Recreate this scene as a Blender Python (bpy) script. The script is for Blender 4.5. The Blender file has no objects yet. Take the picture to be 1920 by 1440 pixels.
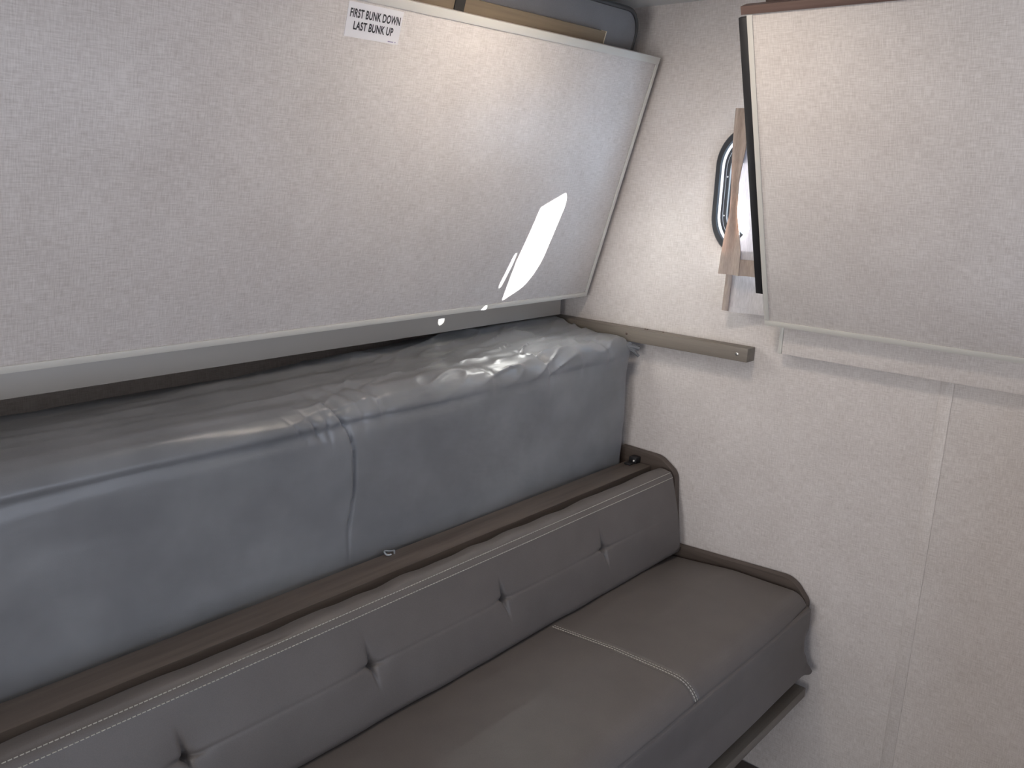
import bpy, bmesh, math, random
from mathutils import Vector, Matrix, noise
random.seed(7)
sc = bpy.context.scene
COL = sc.collection

# ---------------------------------------------------------------- camera
cam_d = bpy.data.cameras.new('camera'); cam = bpy.data.objects.new('camera', cam_d); COL.objects.link(cam)
ROW = ((0.74995164, 0.66043144, 0.03745452), (0.18410643, -0.15400743, -0.97076595), (-0.63535609, 0.73492314, -0.2370878))
r, d, f_ = (Vector(v) for v in ROW)
M = Matrix.Identity(4)
for i in range(3):
    M[i][0] = r[i]; M[i][1] = -d[i]; M[i][2] = -f_[i]
M.translation = Vector((1.578, -2.02, 1.547))
cam.matrix_world = M
cam_d.sensor_width = 36.0; cam_d.lens = 1629.3 / 1920 * 36.0; cam_d.clip_start = 0.01
sc.camera = cam

# ---------------------------------------------------------------- world, sun, daylight, exposure
W = bpy.data.worlds.new('sky'); sc.world = W; W.use_nodes = True
bg = W.node_tree.nodes['Background']; bg.inputs['Color'].default_value = (0.62, 0.78, 1.0, 1); bg.inputs['Strength'].default_value = 12.0
sun_d = bpy.data.lights.new('sun', 'SUN'); sun_d.energy = 130.0; sun_d.angle = math.radians(0.8); sun_d.color = (1.0, 0.96, 0.9)
sun = bpy.data.objects.new('sun', sun_d); COL.objects.link(sun)
sun.rotation_euler = Vector((-1.0, -0.742, -0.335)).to_track_quat('-Z', 'Y').to_euler()
def area(name, loc, direction, sx, sy, power, color):
    l = bpy.data.lights.new(name, 'AREA'); l.shape = 'RECTANGLE'; l.size = sx; l.size_y = sy; l.energy = power; l.color = color
    o = bpy.data.objects.new(name, l); COL.objects.link(o); o.location = loc
    o.rotation_euler = Vector(direction).to_track_quat('-Z', 'Z').to_euler(); return o
area('daylight_door', (2.44, -1.15, 0.85), (-1, 0, 0), 0.9, 1.2, 8.5, (0.70, 0.81, 1.0))
area('daylight_back', (1.20, -4.75, 1.1), (0, 1, 0), 1.3, 1.5, 32.0, (1.0, 0.975, 0.97))
area('ceiling_lamp_light', (0.64, -0.68, 1.965), (0, 0, -1), 0.14, 0.14, 2.5, (1.0, 0.86, 0.72))
sc.view_settings.view_transform = 'Standard'; sc.view_settings.look = 'None'
sc.view_settings.exposure = 0.68; sc.view_settings.gamma = 1.0; sc.view_settings.use_curve_mapping = False
sc.cycles.use_denoising = True
sc.cycles.max_bounces = 10; sc.cycles.diffuse_bounces = 6; sc.cycles.transparent_max_bounces = 12
sc.cycles.caustics_reflective = False; sc.cycles.caustics_refractive = False

# ---------------------------------------------------------------- materials
MATS = {}
def base_mat(name, col, rough=0.5, spec=0.5, metal=0.0):
    m = bpy.data.materials.new(name); m.use_nodes = True
    b = m.node_tree.nodes['Principled BSDF']
    b.inputs['Base Color'].default_value = (*col, 1); b.inputs['Roughness'].default_value = rough
    b.inputs['Specular IOR Level'].default_value = spec; b.inputs['Metallic'].default_value = metal
    MATS[name] = m; return m, m.node_tree, b
def node(nt, kind, **kw):
    n = nt.nodes.new(kind)
    for k, v in kw.items(): setattr(n, k, v)
    return n
def noise_on(nt, scale_vec, detail=2.0, rough=0.5, coord=None):
    tc = node(nt, 'ShaderNodeTexCoord'); mp = node(nt, 'ShaderNodeMapping'); nz = node(nt, 'ShaderNodeTexNoise')
    nt.links.new(tc.outputs['Object'], mp.inputs['Vector']); mp.inputs['Scale'].default_value = scale_vec
    nt.links.new(mp.outputs['Vector'], nz.inputs['Vector']); nz.inputs['Scale'].default_value = 1.0
    nz.inputs['Detail'].default_value = detail; nz.inputs['Roughness'].default_value = rough
    return nz.outputs['Fac']
def math_n(nt, op, a, b):
    n = node(nt, 'ShaderNodeMath', operation=op)
    for i, v in enumerate((a, b)):
        if isinstance(v, (int, float)): n.inputs[i].default_value = v
        else: nt.links.new(v, n.inputs[i])
    return n.outputs[0]
def ramp(nt, fac, stops):
    n = node(nt, 'ShaderNodeValToRGB'); nt.links.new(fac, n.inputs['Fac']); e = n.color_ramp.elements
    while len(e) < len(stops): e.new(0.5)
    for el, (p, c) in zip(e, stops): el.position = p; el.color = (*c, 1)
    return n.outputs['Color']
def bump(nt, b, h, strength, dist):
    n = node(nt, 'ShaderNodeBump'); n.inputs['Strength'].default_value = strength; n.inputs['Distance'].default_value = dist
    nt.links.new(h, n.inputs['Height']); nt.links.new(n.outputs['Normal'], b.inputs['Normal'])
def linen(name, axis, lo, hi, rough=0.42, spec=0.45):
    """linen-print wall board: crossed thread streaks; axis = the in-plane horizontal axis"""
    m, nt, b = base_mat(name, hi, rough, spec)
    ax = 0 if axis == 'x' else 1
    sv = [0, 0, 46]; sv[ax] = 560; sh = [0, 0, 560]; sh[ax] = 40; sl = [9, 9, 9]
    t1 = noise_on(nt, sv, 2.0, 0.6); t2 = noise_on(nt, sh, 2.0, 0.6); lo_n = noise_on(nt, sl, 3.0)
    s = math_n(nt, 'ADD', t1, t2); s = math_n(nt, 'MULTIPLY', s, 0.42); l2 = math_n(nt, 'MULTIPLY', lo_n, 0.16)
    s = math_n(nt, 'ADD', s, l2)
    c = ramp(nt, s, [(0.36, lo), (0.60, hi)])
    nt.links.new(c, b.inputs['Base Color']); bump(nt, b, s, 0.06, 0.002)
    return m
LO, HI = (0.47, 0.430, 0.408), (0.66, 0.625, 0.605)
linen('linen_end', 'x', LO, HI); linen('linen_side', 'y', LO, HI)
base_mat('ivory_trim', (0.56, 0.548, 0.51), 0.42, 0.45)
def wood(name, axis, dark, light, rough=0.5):
    m, nt, b = base_mat(name, light, rough, 0.4)
    ax = {'x': 0, 'y': 1, 'z': 2}[axis]
    s = [60, 60, 60]; s[ax] = 2.5
    g = noise_on(nt, s, 4.0, 0.65); nt.links.new(ramp(nt, g, [(0.3, dark), (0.7, light)]), b.inputs['Base Color'])
    bump(nt, b, g, 0.08, 0.001); return m
wood('taupe_board', 'x', (0.13, 0.112, 0.094), (0.19, 0.166, 0.14))
wood('taupe_board_y', 'y', (0.13, 0.112, 0.095), (0.19, 0.168, 0.142))
wood('dark_walnut', 'y', (0.085, 0.070, 0.061), (0.138, 0.115, 0.100))
wood('walnut_end', 'x', (0.062, 0.048, 0.04), (0.105, 0.083, 0.07))
wood('brown_rail', 'x', (0.10, 0.062, 0.052), (0.15, 0.098, 0.084))
wood('raw_plywood', 'y', (0.15, 0.115, 0.078), (0.21, 0.165, 0.112), 0.7)
base_mat('taupe_paint', (0.44, 0.412, 0.375), 0.45)
base_mat('ply_edge', (0.55, 0.47, 0.35), 0.7)
wood('floor_plank', 'x', (0.06, 0.045, 0.038), (0.115, 0.088, 0.075), 0.45)
wood('shade_partition_wood', 'z', (0.20, 0.12, 0.09), (0.27, 0.17, 0.13), 0.5)
def leather(name, col, rough):
    m, nt, b = base_mat(name, col, rough, 0.4)
    g = noise_on(nt, (700, 700, 700), 2.0); l = noise_on(nt, (14, 14, 14), 3.0)
    s = math_n(nt, 'ADD', math_n(nt, 'MULTIPLY', g, 0.6), math_n(nt, 'MULTIPLY', l, 0.4))
    dk = tuple(c * 0.86 for c in col); lt = tuple(c * 1.1 for c in col)
    nt.links.new(ramp(nt, s, [(0.3, dk), (0.7, lt)]), b.inputs['Base Color']); bump(nt, b, g, 0.12, 0.0006); return m
leather('taupe_leatherette', (0.122, 0.110, 0.104), 0.48)
def nonwoven(name, col, rough):
    m, nt, b = base_mat(name, col, rough, 0.45)
    g = noise_on(nt, (500, 500, 500), 2.0); l = noise_on(nt, (7, 7, 7), 3.0)
    dk = tuple(c * 0.82 for c in col); lt = tuple(c * 1.12 for c in col)
    nt.links.new(ramp(nt, l, [(0.3, dk), (0.7, lt)]), b.inputs['Base Color'])
    w = noise_on(nt, (20, 6, 16), 3.0, 0.6)
    bump(nt, b, math_n(nt, 'ADD', w, math_n(nt, 'MULTIPLY', g, 0.05)), 0.22, 0.012); return m
nonwoven('grey_nonwoven', (0.190, 0.195, 0.207), 0.36)
leather('charcoal_vinyl', (0.17, 0.17, 0.182), 0.5)
base_mat('piping_black', (0.03, 0.03, 0.032), 0.5)
leather('brown_mattress', (0.075, 0.052, 0.045), 0.6)
base_mat('black_metal', (0.012, 0.012, 0.014), 0.45)
base_mat('black_strap', (0.02, 0.019, 0.017), 0.8)
base_mat('black_frame', (0.018, 0.02, 0.024), 0.35)
base_mat('frame_reveal', (0.75, 0.76, 0.78), 0.35, 0.5)
base_mat('gasket_grey', (0.5, 0.55, 0.6), 0.3, 0.5, 0.6)
base_mat('steel', (0.62, 0.61, 0.58), 0.3, 0.5, 1.0)
base_mat('dark_screw', (0.10, 0.075, 0.06), 0.4, 0.5, 0.6)
base_mat('thread', (0.46, 0.445, 0.40), 0.7)
base_mat('sticker_white', (0.72, 0.71, 0.73), 0.45)
base_mat('ink_black', (0.03, 0.03, 0.033), 0.6)
base_mat('ink_violet', (0.16, 0.13, 0.28), 0.6)
base_mat('ceiling_white', (0.62, 0.62, 0.61), 0.6)
base_mat('knot_fabric', (0.12, 0.125, 0.135), 0.7)
base_mat('lamp_rim', (0.7, 0.69, 0.66), 0.4)
m, nt, b = base_mat('lamp_glow', (0.9, 0.85, 0.75), 0.5)
b.inputs['Emission Color'].default_value = (1.0, 0.82, 0.6, 1); b.inputs['Emission Strength'].default_value = 3.0
def glass(name):
    m = bpy.data.materials.new(name); m.use_nodes = True; nt = m.node_tree; nt.nodes.clear()
    o = node(nt, 'ShaderNodeOutputMaterial'); mx = node(nt, 'ShaderNodeMixShader'); t = node(nt, 'ShaderNodeBsdfTransparent'); g = node(nt, 'ShaderNodeBsdfGlossy')
    t.inputs['Color'].default_value = (0.86, 0.9, 0.92, 1); g.inputs['Roughness'].default_value = 0.03
    mx.inputs[0].default_value = 0.08; nt.links.new(t.outputs[0], mx.inputs[1]); nt.links.new(g.outputs[0], mx.inputs[2]); nt.links.new(mx.outputs[0], o.inputs[0])
    MATS[name] = m
glass('pane_glass')
def cloth(name, col, trans, tcol):
    m = bpy.data.materials.new(name); m.use_nodes = True; nt = m.node_tree; nt.nodes.clear()
    o = node(nt, 'ShaderNodeOutputMaterial'); mx = node(nt, 'ShaderNodeMixShader'); a = node(nt, 'ShaderNodeBsdfDiffuse'); t = node(nt, 'ShaderNodeBsdfTranslucent')
    w = noise_on(nt, (420, 420, 60), 2.0)
    c = ramp(nt, w, [(0.3, tuple(x * 0.85 for x in col)), (0.7, tuple(min(1, x * 1.1) for x in col))])
    nt.links.new(c, a.inputs['Color']); t.inputs['Color'].default_value = (*tcol, 1); mx.inputs[0].default_value = trans
    nt.links.new(a.outputs[0], mx.inputs[1]); nt.links.new(t.outputs[0], mx.inputs[2]); nt.links.new(mx.outputs[0], o.inputs[0])
    MATS[name] = m
cloth('curtain_body', (0.62, 0.605, 0.62), 0.22, (0.55, 0.53, 0.56))
cloth('curtain_hem', (0.42, 0.36, 0.325), 0.14, (0.55, 0.36, 0.27))

# ---------------------------------------------------------------- mesh helpers
def wloc(p):
    v = Vector((0, 0, 0))
    while p is not None: v += p.location; p = p.parent
    return v
def obj(name, verts, faces, mat, parent=None, smooth=False, origin=None):
    """one mesh object; verts in world coordinates"""
    off = wloc(parent) if parent is not None else Vector(origin or (0, 0, 0))
    me = bpy.data.meshes.new(name)
    me.from_pydata([tuple(Vector(v) - off) for v in verts], [], faces); me.validate(); me.update()
    bm = bmesh.new(); bm.from_mesh(me); bmesh.ops.recalc_face_normals(bm, faces=bm.faces); bm.to_mesh(me); bm.free()
    if smooth:
        me.polygons.foreach_set('use_smooth', [True] * len(me.polygons))
        me.set_sharp_from_angle(angle=math.radians(40 if smooth is True else smooth))
    me.materials.append(MATS[mat])
    o = bpy.data.objects.new(name, me); COL.objects.link(o)
    if parent is not None: o.parent = parent
    else: o.location = off
    return o
def thing(name, label, cat, loc, group=None):
    o = bpy.data.objects.new(name, None); COL.objects.link(o); o.location = loc; o.empty_display_size = 0.1
    o['label'] = label; o['category'] = cat
    if group: o['group'] = group
    return o
def structure(o): o['kind'] = 'structure'; return o
def box_data(lo, hi, bev=0.0, xf=None, seg=2):
    bm = bmesh.new(); bmesh.ops.create_cube(bm, size=1.0)
    for v in bm.verts: v.co = Vector([lo[i] + (v.co[i] + 0.5) * (hi[i] - lo[i]) for i in range(3)])
    if bev > 0: bmesh.ops.bevel(bm, geom=bm.edges[:], offset=bev, segments=seg, affect='EDGES', profile=0.5)
    bm.verts.index_update()
    vs = [v.co.copy() for v in bm.verts]; fs = [[v.index for v in f.verts] for f in bm.faces]; bm.free()
    if xf: vs = [xf(v) for v in vs]
    return vs, fs
def box(name, lo, hi, mat, parent=None, bev=0.0015, xf=None):
    vs, fs = box_data(lo, hi, bev, xf); return obj(name, vs, fs, mat, parent, smooth=bev > 0 and 30)
def join(parts):
    V, F = [], []
    for vs, fs in parts:
        n = len(V); V += list(vs); F += [[i + n for i in f] for f in fs]
    return V, F
def prism(poly, y0, y1, bev=0.0, axis=1):
    """extrude an (x,z) polygon along y"""
    n = len(poly)
    vs = [(p[0], y0, p[1]) for p in poly] + [(p[0], y1, p[1]) for p in poly]
    fs = [list(range(n)), list(range(2 * n - 1, n - 1, -1))] + [[i, (i + 1) % n, n + (i + 1) % n, n + i] for i in range(n)]
    return vs, fs
def tube(pts, rad, seg=8, closed=False):
    pts = [Vector(p) for p in pts]; n = len(pts); V, F = [], []
    up = None
    for i, p in enumerate(pts):
        a = pts[i - 1] if (i > 0 or closed) else p; c = pts[(i + 1) % n] if (i < n - 1 or closed) else p
        t = (c - a).normalized()
        if up is None: up = t.orthogonal().normalized()
        up = (up - t * up.dot(t)).normalized(); s = t.cross(up)
        for k in range(seg):
            an = 2 * math.pi * k / seg; V.append(p + rad * (math.cos(an) * up + math.sin(an) * s))
    for i in range(n if closed else n - 1):
        for k in range(seg):
            j = (i + 1) % n; F.append([i * seg + k, i * seg + (k + 1) % seg, j * seg + (k + 1) % seg, j * seg + k])
    if not closed: F.append(list(range(seg))[::-1]); F.append([(n - 1) * seg + k for k in range(seg)])
    return V, F
def rounded(poly, radii, seg=8):
    """closed polygon (counter-clockwise or clockwise) with rounded corners"""
    out = []; n = len(poly)
    for i in range(n):
        p = Vector(poly[i]); a = Vector(poly[i - 1]) - p; c = Vector(poly[(i + 1) % n]) - p; rr = radii[i] if isinstance(radii, (list, tuple)) else radii
        la, lc = a.length, c.length; a.normalize(); c.normalize()
        ang = a.angle(c)
        if rr <= 0 or abs(ang - math.pi) < 1e-3: out.append(p); continue
        tl = min(rr / math.tan(ang / 2), la * 0.49, lc * 0.49); rr = tl * math.tan(ang / 2)
        ctr = p + (a + c).normalized() * (rr / math.sin(ang / 2))
        s = p + a * tl - ctr; e = p + c * tl - ctr
        th = s.angle_signed(e) if s.length > 0 else 0
        for k in range(seg + 1):
            q = -th * k / seg
            out.append(ctr + Vector((s.x * math.cos(q) - s.y * math.sin(q), s.x * math.sin(q) + s.y * math.cos(q))))
    return out
def resample(poly, step):
    """closed polygon -> denser points, step(p) gives the local spacing; returns points and arc lengths"""
    out = []; n = len(poly)
    for i in range(n):
        a = Vector(poly[i]); c = Vector(poly[(i + 1) % n]); L = (c - a).length
        if L < 1e-6: continue
        k = max(1, int(math.ceil(L / step((a + c) / 2)))) if L > 0.02 else max(1, int(math.ceil(L / step(a))))
        for j in range(k): out.append(a.lerp(c, j / k))
    return out
def loft(profile, ys, disp=None, end_r=0.02):
    """closed (x,z) profile swept along y with rounded ends; disp(y, point, outward normal, index) pushes along the normal"""
    n = len(profile); P = [Vector(p) for p in profile]
    A = sum(P[i].x * P[(i + 1) % n].y - P[(i + 1) % n].x * P[i].y for i in range(n))
    N = []
    for i in range(n):
        t = (P[(i + 1) % n] - P[i - 1]).normalized(); nn = Vector((t.y, -t.x)) * (1 if A > 0 else -1); N.append(nn)
    y0, y1 = ys[0], ys[-1]; V, F = [], []
    for y in ys:
        e = min(abs(y - y0), abs(y - y1)); ins = 0.0
        if e < end_r: ins = end_r - math.sqrt(max(0.0, end_r * end_r - (end_r - e) ** 2))
        for i in range(n):
            dd = -ins + (disp(y, P[i], N[i], i) if disp else 0.0)
            q = P[i] + N[i] * dd
            if q.x < 0.06: q.y = min(q.y, 1.147)
            V.append(Vector((max(q.x, -0.096), y, q.y)))
    m = len(ys)
    for a in range(m - 1):
        for i in range(n): F.append([a * n + i, a * n + (i + 1) % n, (a + 1) * n + (i + 1) % n, (a + 1) * n + i])
    F.append(list(range(n))); F.append([(m - 1) * n + i for i in range(n)][::-1])
    return V, F, P, N
def ysamples(y0, y1, coarse, end_r, dense=()):
    """y positions from y0 to y1 (y0<y1); dense = [(centre, half width, step)]"""
    s = set()
    for k in range(7): 
        q = end_r * (1 - math.cos(k / 6 * math.pi / 2)); s.add(round(y0 + q, 5)); s.add(round(y1 - q, 5))
    k = max(1, int((y1 - y0 - 2 * end_r) / coarse))
    for i in range(k + 1): s.add(round(y0 + end_r + (y1 - y0 - 2 * end_r) * i / k, 5))
    for c, h, st in dense:
        q = c - h
        while q <= c + h:
            if y0 < q < y1: s.add(round(q, 5))
            q += st
    s = sorted(s); out = [s[0]]
    for v in s[1:]:
        if v - out[-1] > 0.0006: out.append(v)
    return out
def g(x, w): return math.exp(-(x / w) ** 2)

# ================================================================ THE ROOM
XR, XW, YB, ZC = 1.86, 2.46, -4.85, 1.972
def rrect(x0, x1, z0, z1, rr, seg=14): return rounded([(x0, z0), (x1, z0), (x1, z1), (x0, z1)], rr, seg)
WX0, WX1, WZ0, WZ1, WR = 0.482, 0.99, 1.359, 1.681, 0.10
def wring(off): return rrect(WX0 + off, WX1 - off, WZ0 + off, WZ1 - off, WR - off * 0.75)
def wall_with_hole(outer, hole, y0, y1):
    bm = bmesh.new(); lo = [bm.verts.new((p[0], y0, p[1])) for p in outer]; lh = [bm.verts.new((p[0], y0, p[1])) for p in hole]
    es = [bm.edges.new((l[i], l[(i + 1) % len(l)])) for l in (lo, lh) for i in range(len(l))]
    bmesh.ops.triangle_fill(bm, edges=es, use_beauty=True, use_dissolve=False)
    ret = bmesh.ops.extrude_face_region(bm, geom=bm.faces[:])
    for v in [e for e in ret['geom'] if isinstance(e, bmesh.types.BMVert)]: v.co.y = y1
    bm.verts.index_update(); vs = [v.co.copy() for v in bm.verts]; fs = [[v.index for v in f.verts] for f in bm.faces]; bm.free(); return vs, fs
vs, fs = wall_with_hole([(-0.15, -0.02), (XW + 0.05, -0.02), (XW + 0.05, ZC + 0.03), (-0.15, ZC + 0.03)], wring(0.0155), 0.0, 0.045)
wall_end = structure(obj('wall_end', vs, fs, 'linen_end'))
structure(box('wall_left', (-0.15, YB, -0.02), (-0.10, 0.0, ZC + 0.03), 'linen_side', bev=0))
# low wood partition added out of view to shade the end wall, then the far side of the trailer
structure(box('shade_partition', (1.50, -0.40, 0.0), (1.53, -0.001, 1.135), 'shade_partition_wood', bev=0))
structure(box('wall_front', (XW, YB, -0.02), (XW + 0.05, 0.0, ZC + 0.03), 'linen_side', bev=0))
vs, fs = join([box_data((-0.15, YB - 0.05, -0.02), (XW + 0.05, YB, ZC))])
structure(obj('wall_back', vs, fs, 'linen_end'))
structure(box('ceiling', (-0.15, YB, ZC), (XW + 0.05, 0.0, ZC + 0.03), 'ceiling_white', bev=0))
floor = structure(obj('floor', *box_data((-0.15, YB, -0.03), (XW + 0.05, 0.0, -0.004)), 'floor_plank'))
for k in range(12):                              # vinyl planks, running along x, each with its own joint
    y1 = -0.005 - k * 0.155
    box('plank', (0.645, y1 - 0.153, -0.006), ((1.498 if k < 4 else XR), y1, 0.0), 'floor_plank', floor, bev=0.0008)
tr = structure(box('trim_1', (1.073, -0.0014, 0.0), (1.101, 0.0, 1.142), 'linen_end', bev=0.0008))

# window in the end wall
win = bpy.data.objects.new('window_1', None); COL.objects.link(win); win.location = (0.735, 0.0, WZ0); structure(win)
def ring(name, prof, mat, parent):
    """prof: closed list of (inward offset, y) swept round the rounded window outline"""
    loops = [wring(o) for o, _ in prof]; n = len(loops[0]); m = len(prof); V, F = [], []
    for (o, y), lp in zip(prof, loops): V += [(p.x, y, p.y) for p in lp]
    for a in range(m):
        for i in range(n): F.append([a * n + i, a * n + (i + 1) % n, ((a + 1) % m) * n + (i + 1) % n, ((a + 1) % m) * n + i])
    return obj(name, V, F, mat, parent, smooth=35)
ring('flange', [(0.0, -0.0005), (0.0, -0.006), (0.003, -0.010), (0.014, -0.010), (0.0155, -0.005), (0.0155, -0.0005)], 'black_frame', win)
ring('reveal', [(0.0157, -0.0045), (0.0170, -0.0045), (0.0190, 0.0020), (0.0190, 0.03), (0.0157, 0.03)], 'frame_reveal', win)
ring('sash', [(0.0192, 0.003), (0.033, 0.003), (0.035, 0.009), (0.050, 0.009), (0.053, 0.032), (0.0192, 0.032)], 'black_frame', win)
ring('gasket', [(0.0255, 0.0018), (0.0264, 0.0018), (0.0264, 0.0029), (0.0255, 0.0029)], 'gasket_grey', win)
ring('gasket', [(0.0345, 0.0040), (0.0358, 0.0040), (0.0358, 0.0088), (0.0345, 0.0088)], 'gasket_grey', win)
ring('gasket', [(0.0505, 0.0075), (0.0525, 0.0075), (0.0535, 0.020), (0.0515, 0.020)], 'gasket_grey', win)
lp = wring(0.050); n = len(lp)
V = [(p.x, 0.0325, p.y) for p in lp] + [(p.x, 0.0365, p.y) for p in lp]
obj('pane', V, [list(range(n)), list(range(2 * n - 1, n - 1, -1))] + [[i, (i + 1) % n, n + (i + 1) % n, n + i] for i in range(n)], 'pane_glass', win)
def disc(c, normal, rad, h, seg=10):
    nrm = Vector(normal).normalized(); return tube([Vector(c), Vector(c) + nrm * h * 0.7, Vector(c) + nrm * h], rad, seg)
def screw(c, normal, rad, mat, parent, name='screw', h=0.0015):
    c = Vector(c); nrm = Vector(normal).normalized(); a = nrm.orthogonal().normalized(); b2 = nrm.cross(a); V = []; seg = 10
    for rr, hh in ((rad, 0), (rad, h * 0.5), (rad * 0.6, h)):
        V += [c + nrm * hh + rr * (math.cos(t) * a + math.sin(t) * b2) for t in [2 * math.pi * k / seg for k in range(seg)]]
    F = [[l * seg + k, l * seg + (k + 1) % seg, (l + 1) * seg + (k + 1) % seg, (l + 1) * seg + k] for l in range(2) for k in range(seg)] + [[2 * seg + k for k in range(seg)], [k for k in range(seg)][::-1]]
    return obj(name, V, F, mat, parent, smooth=True)
for z in (1.46, 1.555): screw((WX0 + 0.0295, 0.003, z), (0, -1, 0), 0.0022, 'steel', win)

# ================================================================ SOFA
SY0, SY1 = -2.02, -0.031           # cushion ends
sofa = thing('sofa', 'long taupe leatherette sofa with tufted low backrest and walnut rail along left wall', 'sofa', (0.45, -1.0, 0.0))
# walnut end panel against the end wall, following the sofa's outline
endp = rounded([(0.27, 0.0), (0.64, 0.0), (0.64, 0.26), (0.845, 0.31), (0.853, 0.53), (0.81, 0.580), (0.474, 0.562), (0.462, 0.66), (0.452, 0.765), (0.40, 0.80), (0.27, 0.803)],
               [0, 0, 0.01, 0.01, 0.03, 0.06, 0.004, 0.05, 0.04, 0.06, 0.004], 8)
obj('end_panel', *prism(endp, -0.026, -0.004), 'walnut_end', sofa, smooth=30)
# base, deck and front board
box('base', (0.30, SY0, 0.0), (0.64, -0.0275, 0.285), 'taupe_board_y', sofa)
box('seat_deck', (0.42, SY0, 0.338), (0.866, -0.040, 0.354), 'ivory_trim', sofa)
box('deck_support', (0.42, SY0, 0.285), (0.835, -0.034, 0.3375), 'taupe_board_y', sofa)
box('front_board', (0.838, SY0, 0.281), (0.880, -0.0305, 0.307), 'taupe_board_y', sofa, bev=0.002)
# seat cushion
seat_poly = rounded([(0.44, 0.375), (0.47, 0.357), (0.884, 0.357), (0.870, 0.44), (0.874, 0.568), (0.66, 0.566), (0.44, 0.545)], [0.01, 0.006, 0.004, 0.10, 0.058, 0.2, 0.02], 12)
def seat_step(p):
    if p.x > 0.84 and p.y > 0.50: return 0.0025
    return 0.008
seat_prof = resample(seat_poly, seat_step)
SEAM_Z = 0.528
def seat_disp(y, p, nn, i):
    q = 0.0
    if nn.y > 0.3:                                   # top: soft crown, flatter towards the end panel
        q += -0.010 * g(y - SY1, 0.10) + 0.003 * noise.noise(Vector((p.x * 5, y * 4, 1.3)))
        q -= 0.0030 * (g(y + 0.588, 0.0035) + g(y + 0.602, 0.0035)) * (1 if p.x > 0.5 else 0) * (1 if p.y > SEAM_Z else 0)
    elif p.x > 0.8:
        if p.y > SEAM_Z: q -= 0.0030 * (g(y + 0.588, 0.0035) + g(y + 0.602, 0.0035))
        q += 0.003 * noise.noise(Vector((p.y * 9, y * 3, 4.1)))
        q += 0.004 * g(y - SY1, 0.03) * noise.noise(Vector((p.y * 30, y * 20, 2.2)))
        q -= 0.010 * g(y - SY1, 0.016) * g(p.y - 0.42, 0.03)
    if p.x > 0.8: q -= 0.0036 * g(p.y - SEAM_Z, 0.0026)
    if p.x > 0.86: q += 0.012 * g(y - SY1, 0.022) * g(p.y - 0.362, 0.012)
    return q
ys = ysamples(SY0, SY1, 0.012, 0.018, [(-0.595, 0.03, 0.002), (SY1, 0.05, 0.003)])
V, F, P, N = loft(seat_prof, ys, seat_disp, 0.012)
seat = obj('seat_cushion', V, F, 'taupe_leatherette', sofa, smooth=60)
def stitch_mesh(samples, w=0.0017, h=0.0011, dash=0.0052, gap=0.0022):
    """little raised thread dashes along a polyline of (point, normal)"""
    V, F = [], []; acc = 0.0; L = [0.0]
    for a, b2 in zip(samples, samples[1:]): L.append(L[-1] + (b2[0] - a[0]).length)
    def at(s):
        for k in range(len(L) - 1):
            if L[k + 1] >= s:
                t = (s - L[k]) / max(1e-9, L[k + 1] - L[k]); return samples[k][0].lerp(samples[k + 1][0], t), samples[k][1].lerp(samples[k + 1][1], t).normalized()
        return samples[-1]
    s = 0.002
    while s + dash < L[-1]:
        (a, na), (b2, nb) = at(s), at(s + dash); t = (b2 - a).normalized(); sd = t.cross(na).normalized() * w / 2; n0 = len(V)
        for p, nn in ((a, na), (b2, nb)):
            V += [p - sd - nn * 0.0008, p + sd - nn * 0.0008, p + sd * 0.6 + nn * h, p - sd * 0.6 + nn * h]
        F += [[n0 + k, n0 + (k + 1) % 4, n0 + 4 + (k + 1) % 4, n0 + 4 + k] for k in range(4)] + [[n0 + 3, n0 + 2, n0 + 1, n0], [n0 + 4, n0 + 5, n0 + 6, n0 + 7]]
        s += dash + gap
    return V, F
def stuff(o): o['kind'] = 'stuff'; return o
idx = [i for i in range(len(P)) if P[i].x > 0.49 and P[i].y > SEAM_Z and (N[i].y > 0.3 or P[i].x > 0.85)]
idx.sort(key=lambda i: (P[i].x - P[i].y))
for yy in (-0.5915, -0.5985):
    smp = []
    for i in idx:
        q = P[i] + N[i] * (seat_disp(yy, P[i], N[i], i) + 0.0008); smp.append((Vector((q.x, yy, q.y)), Vector((N[i].x, 0, N[i].y))))
    stuff(obj('stitching', *stitch_mesh(smp, w=0.0013, h=0.0008, dash=0.0048), 'thread', seat))
# backrest cushion
back_poly = rounded([(0.398, 0.55), (0.50, 0.545), (0.482, 0.655), (0.448, 0.778), (0.400, 0.776)], [0.01, 0.02, 0.25, 0.034, 0.018], 14)
TUFT_Z = 0.665; TUFTS = [-0.377, -0.741, -1.103, -1.463, -1.825]
back_prof = resample(back_poly, lambda p: (0.0028 if abs(p.y - TUFT_Z) < 0.06 and p.x > 0.44 else 0.006) if p.x > 0.42 else 0.012)
BP = [Vector(p) for p in back_prof]
def back_disp(y, p, nn, i):
    q = 0.0
    if p.x > 0.44 and nn.x > 0.5:
        dz = p.y - TUFT_Z
        q -= 0.0012 * g(dz, 0.003) * (0.45 + 0.55 * max(g(y - t, 0.10) for t in TUFTS))
        for t in TUFTS:
            dy = y - t
            if abs(dy) < 0.2:
                rr = math.hypot(dy, dz)
                q -= 0.0150 * g(rr, 0.0075) + 0.0045 * g(rr, 0.04)
                q -= 0.0062 * g(dz + 0.12 * dy, 0.0034) * g(dy, 0.022) + 0.0095 * g(dy + 0.18 * dz, 0.0040) * g(dz, 0.030)
        q += 0.0025 * noise.noise(Vector((p.y * 7, y * 5, 0.4)))
        q += 0.004 * g(p.y - 0.575, 0.03) * noise.noise(Vector((0.0, y * 9, 7.4)))
    elif nn.y > 0.3:
        q += 0.004 * noise.noise(Vector((p.x * 10, y * 14, 3.3)))
    return q
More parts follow.
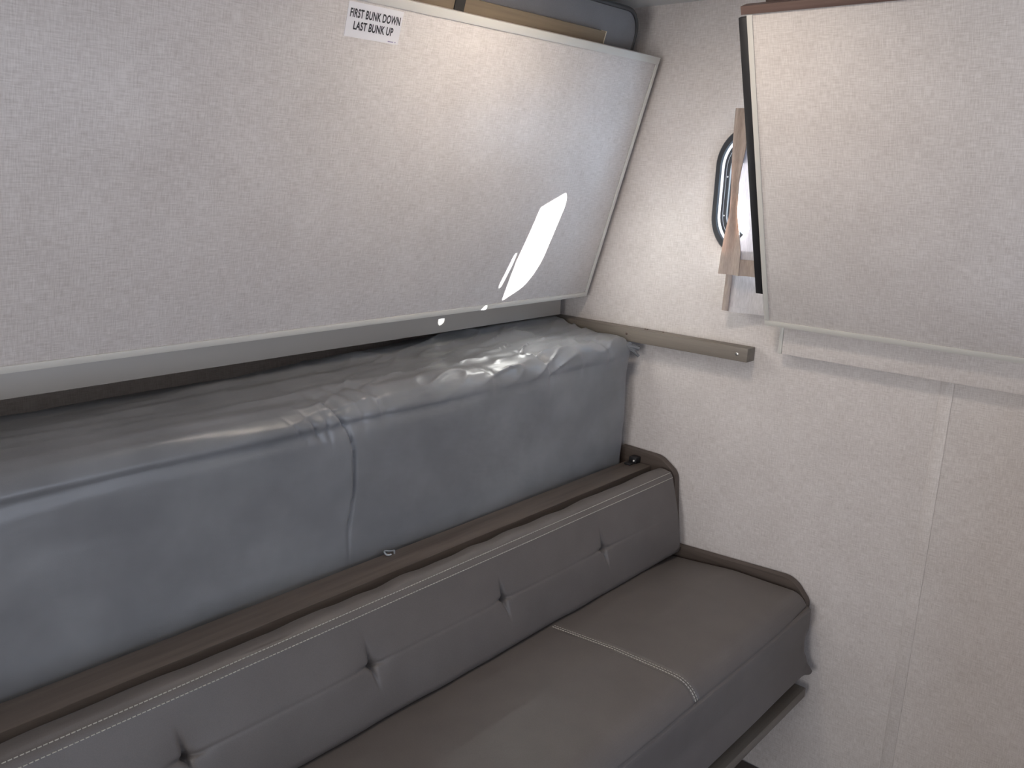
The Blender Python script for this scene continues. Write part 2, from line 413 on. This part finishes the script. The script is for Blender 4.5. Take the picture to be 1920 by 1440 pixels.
ys = ysamples(SY0, SY1, 0.012, 0.010, [(t, 0.06, 0.0026) for t in TUFTS])
V, F, P, N = loft(back_prof, ys, back_disp, 0.010)
back = obj('backrest_cushion', V, F, 'taupe_leatherette', sofa, smooth=60)
def near(x, z): return min(range(len(P)), key=lambda i: (P[i].x - x) ** 2 + (P[i].y - z) ** 2)
i0 = near(0.443, 0.766); 
for k, sh in ((0, 0.0), (1, -0.0115)):
    # second row sits a little further down the front
    best = min((i for i in range(len(P)) if N[i].x > 0.2 and P[i].y > 0.7), key=lambda i: abs((P[i].y - P[i0].y) - sh))
    smp = []
    for y in [SY0 + 0.02 + (SY1 - SY0 - 0.026) * j / 300 for j in range(301)]:
        e = min(abs(y - SY1), abs(y - SY0)); ins = 0.01 - math.sqrt(max(0.0, 0.0001 - (0.01 - e) ** 2)) if e < 0.01 else 0
        q = P[best] + N[best] * (back_disp(y, P[best], N[best], best) + 0.0006 - ins); smp.append((Vector((q.x, y, q.y)), Vector((N[best].x, 0, N[best].y))))
    stuff(obj('stitching', *stitch_mesh(smp), 'thread', back))
# rail behind the backrest, with eye hook and hinge bracket
rail = box('back_rail', (0.303, SY0, 0.700), (0.377, -0.0275, 0.770), 'dark_walnut', sofa, bev=0.003)
hk = [Vector((0.312 + 0.009 * math.cos(a), -0.922 + 0.011 * math.sin(a), 0.775 + 0.002 * math.sin(2 * a))) for a in [math.radians(60 + k * 12) for k in range(25)]]
obj('eye_hook', *tube([(0.3165, -0.9125, 0.768)] + hk, 0.0019, 8), 'gasket_grey', rail, smooth=True)
hb = obj('hinge_bracket', *join([box_data((0.318, -0.052, 0.7705), (0.342, -0.0275, 0.788), 0.002), box_data((0.318, -0.075, 0.7705), (0.338, -0.05, 0.7745), 0.001)]), 'black_metal', rail, smooth=30)
screw((0.335, -0.0525, 0.779), (0.3, -1, 0.3), 0.003, 'steel', hb)

# ================================================================ GREY WRAPPED MATTRESS BEHIND THE SOFA
mat_ = thing('wrapped_mattress', 'grey fabric wrapped folded mattress standing behind the sofa backrest', 'mattress', (0.10, -1.0, 0.70))
MY0, MY1 = -2.02, -0.045
poly = rounded([(-0.075, 0.70), (0.288, 0.70), (0.303, 1.112), (0.20, 1.119), (0.035, 1.122), (-0.085, 1.082)], [0.02, 0.02, 0.050, 0.3, 0.06, 0.015], 12)
mprof = resample(poly, lambda p: 0.009 if p.x > 0.29 and p.y < 1.0 else (0.006 if p.x > 0.05 and p.y > 0.75 else 0.02))
CRE = [(1.12, -1.052), (1.097, -1.039), (1.075, -1.028), (1.045, -1.012), (1.004, -1.001), (0.92, -0.998), (0.84, -1.009), (0.74, -1.01)]
def cre_y(z):
    for (za, ya), (zb, yb) in zip(CRE, CRE[1:]):
        if za >= z >= zb: return ya + (yb - ya) * (za - z) / (za - zb)
    return CRE[0][1] if z > CRE[0][0] else CRE[-1][1]
def mat_disp(y, p, nn, i):
    v = Vector((p.x, y, p.y)); q = 0.010 * noise.noise(Vector((p.x * 3, y * 2.2, p.y * 3.5))) + 0.003 * noise.noise(Vector((p.x * 9, y * 7, p.y * 10)))
    if nn.x > 0.35 or p.y > 1.04:
        # long lying wrinkles along the top and its front edge, tight diagonal gathers towards the corner
        top = 1.0 / (1 + math.exp(-(p.y - 1.075) / 0.012))
        s = p.x * 60 + (1.12 - p.y) * 55
        q += top * 0.0060 * noise.noise(Vector((s * 0.45, y * 3.0, 5.0)))
        rid = 1 - abs(noise.noise(Vector((s * 0.32 + y * 5, y * 7.5, 9.0)))) * 2.2
        q += top * 0.0075 * max(0.0, rid) ** 4 * g(y + 0.45, 0.55)
        # hem groove under the top edge
        q -= 0.0060 * g(p.y - 1.062 - 0.008 * noise.noise(Vector((0, y * 3, 2))), 0.010) * (0.35 + 0.65 * (1 / (1 + math.exp((y + 0.72) / 0.05)))) * (1 if nn.x > 0.3 else 0)
        # curved fold hanging from the pinch
        if nn.x > 0.3:
            dy = y - cre_y(p.y); fade = 1 / (1 + math.exp(-(p.y - 0.83) / 0.03))
            q += fade * (-0.0060 * g(dy, 0.0050) + (0.0050 * math.exp(-abs(dy) / 0.035) if dy < 0 else 0.0))
            q -= 0.010 * g(p.y - 0.90, 0.10) * (g(y + 0.55, 0.25) + 0.8 * g(y + 1.32, 0.25))
            for yc, zc, sl, dep in ((-1.085, 1.065, 0.5, 0.005), (-1.06, 1.07, 0.2, 0.004), (-1.115, 1.06, 0.8, 0.003)):
                q -= dep * g(y - yc - sl * (zc - p.y), 0.004) * g(p.y - zc, 0.03)
        # pinches at the top edge
        for yc, w, dep in ((-1.035, 0.012, 0.007), (-0.985, 0.010, 0.006), (-0.93, 0.016, 0.010), (-0.60, 0.012, 0.006), (-0.40, 0.010, 0.011), (-0.16, 0.009, 0.007), (-0.27, 0.012, 0.004)):
            q -= dep * g(y - yc - 0.35 * (p.x - 0.27), w) * g(math.hypot(p.x - 0.27, p.y - 1.10), 0.055)
        # folded-over flap near the corner
        q += 0.008 * (1 / (1 + math.exp(-(y + 0.36 + 0.3 * (p.x - 0.2)) / 0.012))) * g(p.y - 1.12, 0.035)
    if p.x < 0.14 and p.y > 1.06:                    # the back lies higher towards the corner
        q += 0.024 * (1 if nn.y > 0.5 else 0) * min(1, max(0, (0.14 - p.x) / 0.12)) * min(1, (p.x + 0.12) / 0.1) / (1 + math.exp(-(y + 0.85) / 0.14))
    if nn.x > 0.3:
        q += 0.006 * g(y - MY1, 0.05) * noise.noise(Vector((0, y * 20, p.y * 16)))
        q += 0.004 * noise.noise(Vector((p.x * 9, (y + p.y * 0.8) * 11, (p.y - y * 0.3) * 5))) * g(y - MY1, 0.35)
    return q
ys = ysamples(MY0, MY1, 0.008, 0.02, [(-1.02, 0.13, 0.003), (-0.4, 0.05, 0.003)])
V, F, P, N = loft(mprof, ys, mat_disp, 0.02)
obj('cover', V, F, 'grey_nonwoven', mat_, smooth=70)
kn = []                                                            # gathered cover end at the top corner
for k, (dx, dy, dz, rad) in enumerate([(0.020, 0.022, -0.012, 0.008), (0.030, 0.030, -0.006, 0.007), (0.034, 0.026, -0.026, 0.004), (0.012, 0.016, 0.004, 0.007)]):
    p0 = Vector((0.285, -0.066, 1.098)); kn.append(tube([p0, p0 + Vector((dx, dy, dz)) * 0.6 + Vector((0, 0, 0.003)), p0 + Vector((dx, dy, dz))], rad, 7))
obj('knot', *join(kn), 'knot_fabric', mat_, smooth=True)

# ================================================================ FOLD-UP BUNK ON THE LEFT WALL
UL = Vector((0.189, 0, 0.63)).normalized(); NL = Vector((UL.z, 0, -UL.x)); OL = Vector((0.119, 0, 1.212)); HL = 0.6577
def PL(v): return OL + UL * v[2] + NL * v[0] + Vector((0, v[1], 0))     # (outward, along y, up the panel)
BY0, BY1 = -2.0, -0.026
bunk = thing('fold_up_bunk', 'folded up bunk board with white instruction sticker, leaning out above grey mattress', 'bunk', (-0.1, -1.0, 1.148), 'fold-up bunks')
pan = box('panel', (-0.030, BY0, 0.0), (0.0, BY1, HL), 'linen_side', bunk, bev=0.0012, xf=PL)
box('edge_trim', (0.0002, BY0, HL - 0.017), (0.0022, BY1, HL), 'ivory_trim', bunk, bev=0.0006, xf=PL)
box('edge_trim', (0.0002, BY0, 0.0), (0.0022, BY1, 0.013), 'ivory_trim', bunk, bev=0.0006, xf=PL)
box('edge_trim', (0.0002, BY1 - 0.012, 0.0135), (0.0022, BY1, HL - 0.0175), 'ivory_trim', bunk, bev=0.0006, xf=PL)
hr = box('hinge_rail', (-0.0998, BY0, 1.149), (0.037, -0.034, 1.225), 'taupe_paint', bunk, bev=0.001)
for y in (-0.3, -1.0, -1.7):
    obj('hinge', *prism([(0.0372, 1.20), (0.0372, 1.222), (0.118, 1.245), (0.100, 1.222)], y - 0.03, y + 0.03), 'steel', bunk)
# bed rail board and strap on the inner side, showing above the panel
gb = box('guard_board', (-0.047, BY0, HL - 0.12), (-0.0305, -0.235, HL + 0.027), 'raw_plywood', bunk, bev=0.001, xf=PL)
box('board_end', (-0.047, -0.2348, HL - 0.12), (-0.0305, -0.232, HL + 0.028), 'ply_edge', gb, bev=0.0004, xf=PL)
sp = [(-0.0305, HL - 0.05), (-0.0305, HL + 0.0005), (0.0022, HL + 0.0005)]
box('strap', (-0.0300, -0.736, HL - 0.10), (-0.0280, -0.709, HL + 0.075), 'black_strap', bunk, bev=0.0005, xf=lambda v: PL((v[0] - 0.0 , v[1], v[2])))
# sticker
def sticker_xf(v): return PL(v)
SA0, SA1, SYA, SYB = 0.5785, 0.6365, -1.0085, -0.8845
lab = box('warning_label', (0.0002, SYA, SA0), (0.0006, SYB, SA1), 'sticker_white', bunk, bev=0.0, xf=PL)
lab['label'] = 'white sticker reading FIRST BUNK DOWN LAST BUNK UP'
def text_mesh(body, y0, y1, a0, a1, h):
    cu = bpy.data.curves.new('t', 'FONT'); cu.body = body; cu.offset = 0.03; cu.space_character = 1.06
    to = bpy.data.objects.new('t', cu); COL.objects.link(to); bpy.context.view_layer.update()
    me = bpy.data.meshes.new_from_object(to.evaluated_get(bpy.context.evaluated_depsgraph_get()))
    xs = [v.co.x for v in me.vertices]; yy = [v.co.y for v in me.vertices]; mx0, mx1, my0, my1 = min(xs), max(xs), min(yy), max(yy)
    V = [PL((h, y0 + (v.co.x - mx0) / (mx1 - mx0) * (y1 - y0), a0 + (v.co.y - my0) / (my1 - my0) * (a1 - a0))) for v in me.vertices]
    F = [list(p.vertices) for p in me.polygons]
    bpy.data.objects.remove(to); bpy.data.curves.remove(cu); bpy.data.meshes.remove(me); return V, F
Wd, Hd = SYB - SYA, SA1 - SA0
obj('lettering', *text_mesh('FIRST BUNK DOWN', SYA + 0.045 * Wd, SYA + 0.965 * Wd, SA1 - 0.43 * Hd, SA1 - 0.175 * Hd, 0.0009), 'ink_black', lab)
obj('lettering', *text_mesh('LAST BUNK UP', SYA + 0.135 * Wd, SYA + 0.865 * Wd, SA1 - 0.775 * Hd, SA1 - 0.525 * Hd, 0.0009), 'ink_black', lab)
obj('small_print', *join([box_data((0.0006, SYA + (0.80 + 0.022 * k) * Wd, SA1 - 0.955 * Hd), (0.0009, SYA + (0.814 + 0.022 * k) * Wd, SA1 - 0.925 * Hd), 0, PL) for k in (0, 1, 2, 3, 4, 6)]), 'ink_violet', lab)

# mattress strapped to the bunk's inner side
um = thing('bunk_mattress', 'dark grey vinyl mattress with black piping tucked behind the stickered bunk board', 'mattress', (0.15, -1.0, 1.3))
def PM(v): return PL(v)
UMY0, UMY1 = -1.98, -0.079
def um_ring(h, ins): return [PL((h, p.x, p.y)) for p in rounded([(UMY0 + ins, 0.10 + ins), (UMY1 - ins, 0.10 + ins), (UMY1 - ins, 0.745 - ins), (UMY0 + ins, 0.745 - ins)], 0.062 - ins * 0.4, 12)]
V, F = [], []; hs = [(-0.052, 0.010), (-0.056, 0.003), (-0.064, 0.0), (-0.125, 0.0), (-0.132, 0.003), (-0.136, 0.010)]
for h, ins in hs: V += um_ring(h, ins)
n = len(V) // len(hs)
for a in range(len(hs) - 1): F += [[a * n + i, a * n + (i + 1) % n, (a + 1) * n + (i + 1) % n, (a + 1) * n + i] for i in range(n)]
F += [list(range(n)), [(len(hs) - 1) * n + i for i in range(n)]]
cut = [v for v in V]
obj('body', V, F, 'charcoal_vinyl', um, smooth=35)
obj('piping', *tube(um_ring(-0.058, -0.001), 0.0062, 8, True), 'piping_black', um, smooth=True)
obj('piping', *tube(um_ring(-0.131, -0.001), 0.0062, 8, True), 'piping_black', um, smooth=True)

# ================================================================ FOLD-UP BUNK ON THE END WALL
UR = Vector((0, -0.24, 0.661)).normalized(); NR = Vector((0, -UR.z, UR.y)); OR = Vector((0, -0.060, 1.213)); HR = 0.7032
def PR(v): return OR + UR * v[2] + NR * v[1] + Vector((v[0], 0, 0))     # (along x, outward, up the panel)
RX0, RX1 = 0.680, 1.80
bk2 = thing('fold_up_bunk', 'plain folded up bunk board with black side bar, hung beside the curtained window', 'bunk', (1.2, 0.0, 1.143), 'fold-up bunks')
box('panel', (RX0, -0.030, 0.0), (RX1, 0.0, HR), 'linen_end', bk2, bev=0.0012, xf=PR)
box('edge_trim', (RX0, 0.0002, 0.0135), (RX0 + 0.012, 0.0022, HR), 'ivory_trim', bk2, bev=0.0006, xf=PR)
box('edge_trim', (RX0, 0.0002, 0.0), (RX1, 0.0022, 0.013), 'ivory_trim', bk2, bev=0.0006, xf=PR)
box('hinge_rail', (0.716, -0.030, 1.143), (RX1, 0.0, 1.265), 'linen_end', bk2, bev=0.001)
box('rail_cap', (0.706, -0.0305, 1.143), (0.7155, 0.0, 1.265), 'ivory_trim', bk2, bev=0.001)
for x in (1.0, 1.35, 1.70):
    vs = [(x - 0.03, -0.0302, 1.235), (x - 0.03, -0.0302, 1.258), (x - 0.03, -0.043, 1.258), (x - 0.03, -0.037, 1.235)]
    vs += [(p[0] + 0.06, p[1], p[2]) for p in vs]
    obj('hinge', vs, [[0, 1, 2, 3], [4, 7, 6, 5]] + [[i, (i + 1) % 4, 4 + (i + 1) % 4, 4 + i] for i in range(4)], 'steel', bk2)
bar = box('side_bar', (RX0 - 0.0215, -0.016, 0.078), (RX0 - 0.0005, -0.004, HR - 0.006), 'black_metal', bk2, bev=0.0015, xf=PR)
bar['label'] = 'black metal bar along the edge'
box('guard_board', (RX0 - 0.010, -0.020, HR + 0.0005), (RX1, 0.006, HR + 0.017), 'brown_rail', bk2, bev=0.001, xf=PR)
um2 = thing('bunk_mattress', 'dark brown mattress edge just above the plain bunk board', 'mattress', (1.25, -0.15, 1.3))
vs, fs = box_data((RX0 + 0.02, -0.10, HR - 0.17), (RX1 - 0.05, -0.036, HR + 0.035), 0.012, PR, 3)
obj('body', vs, fs, 'brown_mattress', um2, smooth=40)

# ================================================================ LEDGE ON THE END WALL
led = thing('bunk_support_ledge', 'narrow taupe wooden ledge screwed to the end wall below the window', 'ledge', (0.32, 0.0, 1.108))
lb = box('board', (-0.095, -0.041, 1.108), (0.634, -0.0003, 1.143), 'taupe_board', led, bev=0.0015)
for x in (0.275, ): screw((x, -0.0411, 1.128), (0, -1, 0), 0.0035, 'dark_screw', led)
screw((0.606, -0.0411, 1.126), (0, -1, 0), 0.004, 'steel', led)
for x in (0.315, 0.322, 0.372): screw((x, -0.012, 1.143), (0, -0.4, 1), 0.003, 'dark_screw', led)

# ================================================================ CURTAINS
cur = thing('window_curtain', 'thin beige curtain with brown hem hanging at the small rounded window', 'curtain', (0.7, -0.07, 1.32), 'window curtains')
def fold(x, z, amp, ph): return amp * math.sin((x - 0.55) * 95 + ph + (z - 1.5) * 2.5) * (0.35 + 0.65 * min(1, max(0, (1.71 - z) / 0.2)))
LE = [(1.712, 0.556), (1.60, 0.556), (1.47, 0.564), (1.41, 0.556), (1.323, 0.548)]
LB = [(1.712, 0.592), (1.62, 0.592), (1.54, 0.582), (1.47, 0.584), (1.38, 0.604), (1.323, 0.606)]
def lin(tab, z):
    for (za, a), (zb, b2) in zip(tab, tab[1:]):
        if za >= z >= zb: return a + (b2 - a) * (za - z) / (za - zb)
    return tab[0][1] if z > tab[0][0] else tab[-1][1]
def sheet(fx, zs, nu, yfun, skip=None, th=0.0012):
    V, F = [], []
    for side in (0, 1):
        for z in zs:
            a, c = fx(z)
            for k in range(nu + 1):
                x = a + (c - a) * k / nu; V.append((x, yfun(x, z, k / nu) - side * th, z))
    R_ = len(zs); w = nu + 1
    def id(s, i, k): return s * R_ * w + i * w + k
    for i in range(R_ - 1):
        for k in range(nu):
            if skip and skip(i, k): continue
            for s in (0, 1): F.append([id(s, i, k), id(s, i, k + 1), id(s, i + 1, k + 1), id(s, i + 1, k)])
    for i in range(R_ - 1):
        F.append([id(0, i, 0), id(0, i + 1, 0), id(1, i + 1, 0), id(1, i, 0)]); F.append([id(0, i, nu), id(0, i + 1, nu), id(1, i + 1, nu), id(1, i, nu)])
    for k in range(nu):
        F.append([id(0, 0, k), id(0, 0, k + 1), id(1, 0, k + 1), id(1, 0, k)]); F.append([id(0, R_ - 1, k), id(0, R_ - 1, k + 1), id(1, R_ - 1, k + 1), id(1, R_ - 1, k)])
    return V, F
Z1 = [1.712 - 0.389 * i / 48 for i in range(49)]
# leading fold: brown doubled hem
def yl(x, z, t): return -0.0680 - 0.0035 * math.sin(t * math.pi * 2.2 + 0.5 * math.sin(z * 20)) - 0.002 * math.sin(z * 23 + t * 3)
obj('side_hem', *sheet(lambda z: (lin(LE, z), lin(LB, z)), Z1, 14, yl, th=0.002), 'curtain_hem', cur, smooth=60)
# body of the curtain behind the leading fold, a narrow slit left between them low down
SLIT = [(1.712, 0.580), (1.52, 0.576), (1.495, 0.602), (1.46, 0.608), (1.43, 0.616), (1.416, 0.593), (1.38, 0.593), (1.323, 0.596)]
def back_off(x): return 0.010 * min(1, max(0, (x - 0.63) / 0.04))
def yb(x, z, t): return -0.0585 + back_off(x) + fold(x, z, 0.0045, 0.8) * min(1, max(0, (x - 0.61) / 0.03))
def hole(i, k):                                   # unseen hole cut in the cloth to let a dot of sun through
    z = (Z1[i] + Z1[i + 1]) / 2; a = lin(SLIT, z); x = a + (0.93 - a) * (k + 0.5) / 60
    return ((x - 0.661) / 0.013) ** 2 + ((z - 1.388) / 0.012) ** 2 < 1
obj('body', *sheet(lambda z: (lin(SLIT, z), 0.93), Z1, 60, yb, skip=hole), 'curtain_body', cur, smooth=60)
Z2 = [1.362 - 0.039 * i / 5 for i in range(6)]
obj('bottom_hem', *sheet(lambda z: (lin(LB, z) - 0.004, 0.93), Z2, 50, lambda x, z, t: -0.066 + back_off(x) + fold(x, z, 0.0045, 0.8), th=0.002), 'curtain_hem', cur, smooth=60)
cu2 = thing('window_curtain', 'longer pale curtain layer showing below the brown hemmed curtain', 'curtain', (0.7, -0.04, 1.23), 'window curtains')
LC = [(1.70, 0.70), (1.40, 0.66), (1.36, 0.575), (1.33, 0.556), (1.228, 0.553)]
Z3 = [1.40 - 0.170 * i / 24 for i in range(25)]
obj('body', *sheet(lambda z: (lin(LC, z) + 0.010, 0.70), Z3, 24, lambda x, z, t: -0.034 + 0.016 * min(1, max(0, (x - 0.58) / 0.08)) + fold(x, z, 0.002, 2.0)), 'curtain_body', cu2, smooth=60)
Z4 = [1.352 - 0.122 * i / 16 for i in range(17)]
obj('side_hem', *sheet(lambda z: (lin(LC, z), lin(LC, z) + 0.017), Z4, 5, lambda x, z, t: -0.040 - 0.004 * math.sin(t * 3.1), th=0.002), 'curtain_hem', cu2, smooth=60)
Z5 = [1.240 - 0.012 * i / 3 for i in range(4)]
obj('bottom_hem', *sheet(lambda z: (0.556, 0.70), Z5, 20, lambda x, z, t: -0.036 + 0.016 * min(1, max(0, (x - 0.58) / 0.08)) + fold(x, z, 0.002, 2.0), th=0.002), 'curtain_body', cu2, smooth=60)
